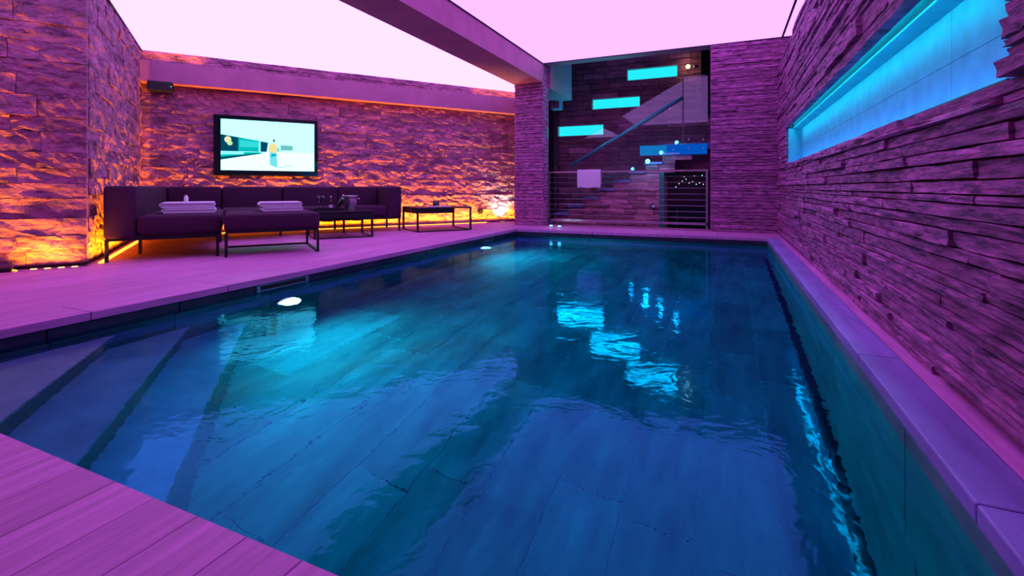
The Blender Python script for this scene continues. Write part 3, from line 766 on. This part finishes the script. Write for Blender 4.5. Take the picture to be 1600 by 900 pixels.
# ---- sofa
SU0, SU1, SV0, SV1 = -1.03, 2.40, 5.78, 8.55
so = lounge('sectional_sofa', 0, 0); tag(so, 'dark upholstered corner sofa on thin black legs below the television', 'sofa')
zb, zs, zt = .215, .43, .715
MB().rbox(SU0, SU0+.25, SV0, SV1, zb, zt, .035).build('side_backrest', 'fabric', so, True)
seams = [onV(346, 300, 8.15)[0], onV(442.6, 300, 8.15)[0], onV(531, 300, 8.15)[0]]
ub = [SU0+.25] + seams + [SU1-.24]
for a, b in zip(ub, ub[1:]): MB().rbox(a+.006, b-.006, 8.28, SV1, zb, zt, .035).build('backrest', 'fabric', so, True)
MB().box(SU0+.04, SU1-.03, SV1-.05, SV1-.005, zb+.01, zt-.04).build('back_panel', 'fabric', so)
MB().rbox(SU1-.24, SU1, 7.72, SV1, zb, zt, .03).build('armrest', 'fabric', so, True)
MB().rbox(SU0+.255, -.085, SV0-.03, 7.30, zb+.03, zs, .04).build('chaise_cushion', 'fabric', so, True)
for a, b in zip(ub, ub[1:]): MB().rbox(a+.005, b-.005, 7.68 if a > -.1 else 7.305, 8.28, zb+.03, zs-.02, .04).build('seat_cushion', 'fabric', so, True)
fr = MB().box(SU0+.02, -.09, SV0+.02, SV1-.02, zb-.02, zb+.03).box(-.09, SU1-.02, 7.72, SV1-.02, zb-.02, zb+.03); fr.build('frame', 'black', so)
for u_, v_ in ((SU0+.025, SV0+.03), (SU0+.20, SV0+.62), (-.12, SV0+.03), (-.12, 7.25), (SU0+.03, SV1-.05), (.62, 7.76), (.62, 8.5), (1.5, 7.76), (1.5, 8.5), (SU1-.03, 7.76), (SU1-.03, 8.5)):
    MB().box(u_-.014, u_+.014, v_-.014, v_+.014, 0, zb-.0).build('leg', 'black', so)
# ---- ottoman
ot = lounge('ottoman', 0, 0); tag(ot, 'low square dark ottoman with folded towels in front of the sofa', 'ottoman')
MB().rbox(-.065, .84, 5.62, 6.55, .262, .43, .04).build('cushion', 'fabric', ot, True)
MB().box(-.05, .825, 5.64, 6.53, .235, .268).build('frame', 'black', ot)
for u_ in (-.045, .82):
    for v_ in (5.65, 6.52): MB().box(u_-.012, u_+.012, v_-.012, v_+.012, 0, .24).build('leg', 'black', ot)
    MB().box(u_-.012, u_+.012, 5.662, 6.508, 0, .02).build('floor_bar', 'black', ot)
MB().box(-.033, .808, 6.508, 6.532, 0, .02).build('floor_bar', 'black', ot)
# ---- tables
def table(name, label, u0, u1, v0, v1, h, slab):
    e = lounge(name, 0, 0); tag(e, label, 'table')
    MB().rbox(u0, u1, v0, v1, h-.022, h, .004).build('top', 'tabletop' if 'tabletop' in M else 'black', e)
    if slab: MB().box(u0+.01, u0+(u1-u0)*slab, v0+.015, v1-.01, h-.095, h-.023).build('drawer_box', 'black', e)
    for u_ in (u0+.012, u1-.012):
        for v_ in (v0+.012, v1-.012): MB().box(u_-.015, u_+.015, v_-.012, v_+.012, .0, h-.022).build('leg', 'black', e)
        MB().box(u_-.011, u_+.011, v0+.023, v1-.023, 0, .018).build('floor_bar', 'black', e)
    MB().box(u0+.023, u1-.023, v0+.001, v0+.02, 0, .018).build('floor_bar', 'black', e)
M['tabletop'] = plain('dark table top', (.012, .012, .018), .18, 0, .6)
T1 = (.96, 1.745, 6.95, 7.58, .375)
table('coffee_table', 'black coffee table with drinks tray and ice bucket beside the ottoman', *T1[:4], T1[4], .99)
T2 = (2.50, 3.43, 7.26, 8.0, .385)
table('coffee_table', 'black side table with a small candle holder past the sofa arm', *T2[:4], T2[4], .66)
# ---- towels
def folded(name, label, u0, u1, v0, v1, z0, z1, layers=3):
    cu, cv = (u0+u1)/2, (v0+v1)/2
    e = lounge(name, cu, cv, z0); tag(e, label, 'towel')
    hu, hv, h = (u1-u0)/2, (v1-v0)/2, z1-z0
    for i in range(layers):
        a, b = h*i/layers, h*(i+1)/layers
        MB().rbox(-hu+.004*(i % 2), hu-.006*((i+1) % 2), -hv+.003*(i % 2), hv, a+.0006, b+.001, (b-a)*.5).build('layer', 'towel', e, True)
    # rounded fold on one end
    MB().rbox(-hu-.02, -hu+.05, -hv+.006, hv-.006, .004, h-.004, h*.45).build('fold', 'towel', e, True)
za = .43
folded('folded_towel', 'lower folded lilac towel of the pile on the chaise', -.60, -.14, 6.02, 6.42, za, za+.05)
folded('folded_towel', 'upper folded lilac towel on the chaise with a small white bottle on it', -.62, -.15, 6.04, 6.42, za+.053, za+.115)
folded('folded_towel', 'lower folded lilac towel of the pile on the ottoman', .30, .72, 6.02, 6.42, za, za+.045)
folded('folded_towel', 'upper folded lilac towel of the pile on the ottoman', .28, .71, 6.03, 6.42, za+.048, za+.105)
e = lounge('small_bottle', -.42, 6.28, za+.117); tag(e, 'small white bottle standing on the folded towels', 'bottle')
MB().lathe([(.018, 0), (.02, .004), (.02, .05), (.012, .058)], 14).build('body', 'white', e, True); MB().lathe([(.012, .058), (.012, .072)], 12).build('cap', 'white', e, True)
# ---- things on the coffee table
th = T1[4]
def tp(px, v): return onV(px, 320, v)[0]
e = lounge('serving_tray', 1.16, 7.18, th); tag(e, 'black serving tray on the coffee table', 'tray')
MB().box(-.19, .20, -.14, .14, 0, .008).build('base', 'black', e)
MB().box(-.19, .20, -.14, -.13, .008, .035).box(-.19, .20, .13, .14, .008, .035).box(-.19, -.18, -.13, .13, .008, .035).box(.19, .20, -.13, .13, .008, .035).build('rim', 'black', e)
def flute(u, v, label):
    e = lounge('champagne_glass', u, v, th+.009); tag(e, label, 'glass', 'champagne glasses on the tray')
    MB().lathe([(.03, 0), (.028, .003), (.005, .006)], 16).build('foot', 'tumbler', e, True); MB().lathe([(.004, .006), (.004, .075)], 10).build('stem', 'tumbler', e, True)
    MB().lathe([(.004, .075), (.022, .11), (.026, .155), (.023, .20), (.021, .20), (.024, .155), (.02, .112), (.002, .082)], 18, cap=False).build('bowl', 'tumbler', e, True)
flute(1.05, 7.14, 'tall champagne glass at the tray end nearer the towels'); flute(1.12, 7.20, 'tall champagne glass between its twin and the small bottle')
def bottle(name, label, u, v, z, s, mat, tilt=0, rz=0, cap='steel', lbl=None):
    e = lounge(name, u, v, z); tag(e, label, 'bottle')
    b = MB().lathe([(.036*s, 0), (.04*s, .006*s), (.04*s, .16*s), (.034*s, .195*s), (.016*s, .235*s), (.014*s, .29*s)], 18).build('body', mat, e, True)
    MB().lathe([(.0165*s, .262*s), (.0175*s, .29*s), (.016*s, .312*s)], 14).build('cap', cap, b, True)
    if lbl: MB().lathe([(.0408*s, .05*s), (.0408*s, .12*s)], 18, cap=False).build('label_band', lbl, b, True)
    if tilt: e.rotation_euler = (0, tilt, e.rotation_euler[2] + rz)
    return e
M['bottle_red'] = plain('dark red bottle', (.06, .006, .015), .15); M['bottle_green'] = plain('dark green bottle', (.01, .03, .015), .12)
M['pink'] = plain('pale pink foil', (.75, .4, .6), .35)
bottle('wine_bottle', 'short dark red bottle with a pale label on the tray', 1.22, 7.22, th+.009, .62, 'bottle_red', lbl='towel')
e = lounge('ice_bucket', 1.50, 7.25, th); tag(e, 'polished steel ice bucket on the coffee table', 'ice bucket')
MB().lathe([(.075, 0), (.08, .01), (.098, .19), (.104, .205), (.100, .21), (.094, .195), (.074, .012), (.001, .010)], 28, cap=False).build('bowl', 'steel', e, True)
MB().lathe([(.099, .17), (.103, .178), (.0995, .186)], 28, cap=False).build('band', 'darksteel', e, True)
for s in (-1, 1): MB().lathe([(.012, -.014), (.02, 0), (.012, .014)], 12, (s*.105, 0, .16)).build('knob', 'steel', e, True)
b = bottle('champagne_bottle', 'champagne bottle with pink foil neck leaning behind the tray', 1.33, 7.36, th+.016, .72, 'bottle_green', .42, 0, 'pink')
# ---- things on the side table
e = lounge('candle_holder', 2.99, 7.72, T2[4]); tag(e, 'small dark candle holder on the side table', 'candle holder')
MB().lathe([(.05, 0), (.055, .01), (.052, .09), (.05, .092), (.046, .088), (.046, .012), (.001, .010)], 20, cap=False).build('cup', 'darksteel', e, True); MB().lathe([(.03, .012), (.03, .05), (.002, .054)], 14).build('candle', 'towel', e, True)
e = lounge('menu_card', 2.98, 7.58, T2[4]); tag(e, 'pale flat menu card on the side table', 'card')
MB().rbox(-.17, .19, -.10, .07, 0, .006, .002).build('cover', 'towel', e); MB().box(-.16, .18, -.09, .06, .006, .007).build('sheet', 'white', e)
# ---- television
tl = onV(333.5, 179.5, V_TV-.06); br_ = onV(496.5, 275.5, V_TV-.06); 
bl_ = onV(333.5, 274.5, V_TV-.06); tr_ = onV(496.5, 187, V_TV-.06)
u0, u1 = tl[0], tr_[0]; z0 = (bl_[2]+br_[2])/2; z1 = (tl[2]+tr_[2])/2
tv = lounge('television', 0, 0); tag(tv, 'wide wall television showing a bright scene above the sofa', 'television')
MB().rbox(u0, u1, V_TV-.06, V_TV-.015, z0, z1, .006).build('casing', 'tvblack' if 'tvblack' in M else 'darkglass', tv)
MB().box(u0+.3, u1-.3, V_TV-.016, V_TV-.004, z0+.2, z1-.2).build('wall_bracket', 'black', tv)
bx_ = .085; sw = (u1-u0)-2*bx_+.02; sh = (z1-z0)-.15
s0 = u0+.095; t0_ = z1-.065
tvc = {'sky': (.30, 1, 1), 'floor': (.42, 1, .92), 'navy': (.0, .05, .10), 'teal': (.0, .42, .40), 'mid': (.03, .55, .55), 'pale': (.15, .7, .7), 'yellow': (.69, .60, .26),
       'jean': (.14, .60, .69), 'jeandk': (.0, .35, .45), 'hair': (.16, .12, .14), 'grey': (.13, .42, .42), 'flower': (.69, .66, .40), 'flower2': (.45, .69, .30), 'shadow': (.42, .69, .66)}
names = list(tvc); scr = MB()
def sp(layer, colr, pts):
    vs = [(s0 + a*sw, V_TV-.0605-.0002*layer, t0_ - b*sh) for a, b in pts]; scr.add(vs, [tuple(range(len(pts)))], names.index(colr))
def disc(layer, colr, a, b, ra, rb): sp(layer, colr, [(a+ra*math.cos(k*PI/8), b-rb*math.sin(k*PI/8)) for k in range(15, -1, -1)])
sp(0, 'sky', [(0, 1), (1, 1), (1, 0), (0, 0)])
sp(1, 'floor', [(0, 1), (1, 1), (1, .62), (.48, .62), (0, .80)])
sp(2, 'navy', [(0, .63), (.47, .62), (.485, .43), (0, .30)])
sp(3, 'teal', [(.175, .62), (.39, .61), (.39, .40), (.175, .36)])
sp(4, 'mid', [(.19, .54), (.38, .53), (.38, .43), (.19, .40)])
sp(5, 'pale', [(.385, .62), (.405, .62), (.405, .42), (.385, .41)])
sp(2, 'teal', [(0, .80), (.43, .65), (.40, .63), (0, .64)])
sp(3, 'navy', [(0, .795), (.43, .655), (.36, .655), (0, .745)])
sp(4, 'pale', [(0, .70), (.05, .69), (.23, .68), (.23, .64), (0, .65)])
disc(5, 'flower', .07, .40, .035, .065); disc(6, 'flower2', .09, .47, .028, .045)
sp(3, 'grey', [(.62, .58), (.755, .575), (.755, .48), (.62, .47)])
sp(3, 'shadow', [(.58, .955), (.75, .90), (.75, .875), (.60, .92)])
sp(5, 'jean', [(.505, .88), (.585, .94), (.58, .63), (.50, .62)]); sp(6, 'jeandk', [(.51, .72), (.57, .70), (.57, .655), (.525, .66)])
sp(7, 'yellow', [(.485, .62), (.58, .64), (.585, .50), (.56, .44), (.52, .44), (.49, .50)]); sp(8, 'teal', [(.585, .61), (.605, .60), (.595, .53), (.585, .52)])
disc(8, 'hair', .548, .385, .014, .034)
scr.build('screen', [emit('screen ' + k, c, 1.3 if max(c) < .7 else 2.2) for k, c in tvc.items()], tv)
# ---- speaker under the box trim
p = onV(251, 136, V_TV-.12)
e = lounge('speaker', p[0], V_TV-.12, p[2]); tag(e, 'small black speaker under the box trim in the corner', 'speaker')
MB().rbox(-.15, .15, -.09, .09, -.065, .07, .012).build('cabinet', 'black', e); MB().box(-.135, .135, -.094, -.09, -.055, .06).build('grille', 'black', e)
MB().tube((0, .05, .07), (0, .05, .10), .02).build('bracket', 'black', e); MB().tube((.13, -.095, -.0), (.13, -.099, 0), .005, 8).build('status_led', 'cyanlamp', e)
# ---- round wall socket
p = onV(750, 330, V_TV-.01)
e = lounge('wall_socket', p[0], V_TV-.03, p[2]); tag(e, 'dark round wall socket on the stone between side table and pilaster', 'socket')
MB().tube((0, .03, 0), (0, -.012, 0), .055, 20).build('plate', 'black', e); MB().tube((0, -.012, 0), (0, -.016, 0), .028, 16).build('insert', 'darksteel', e)
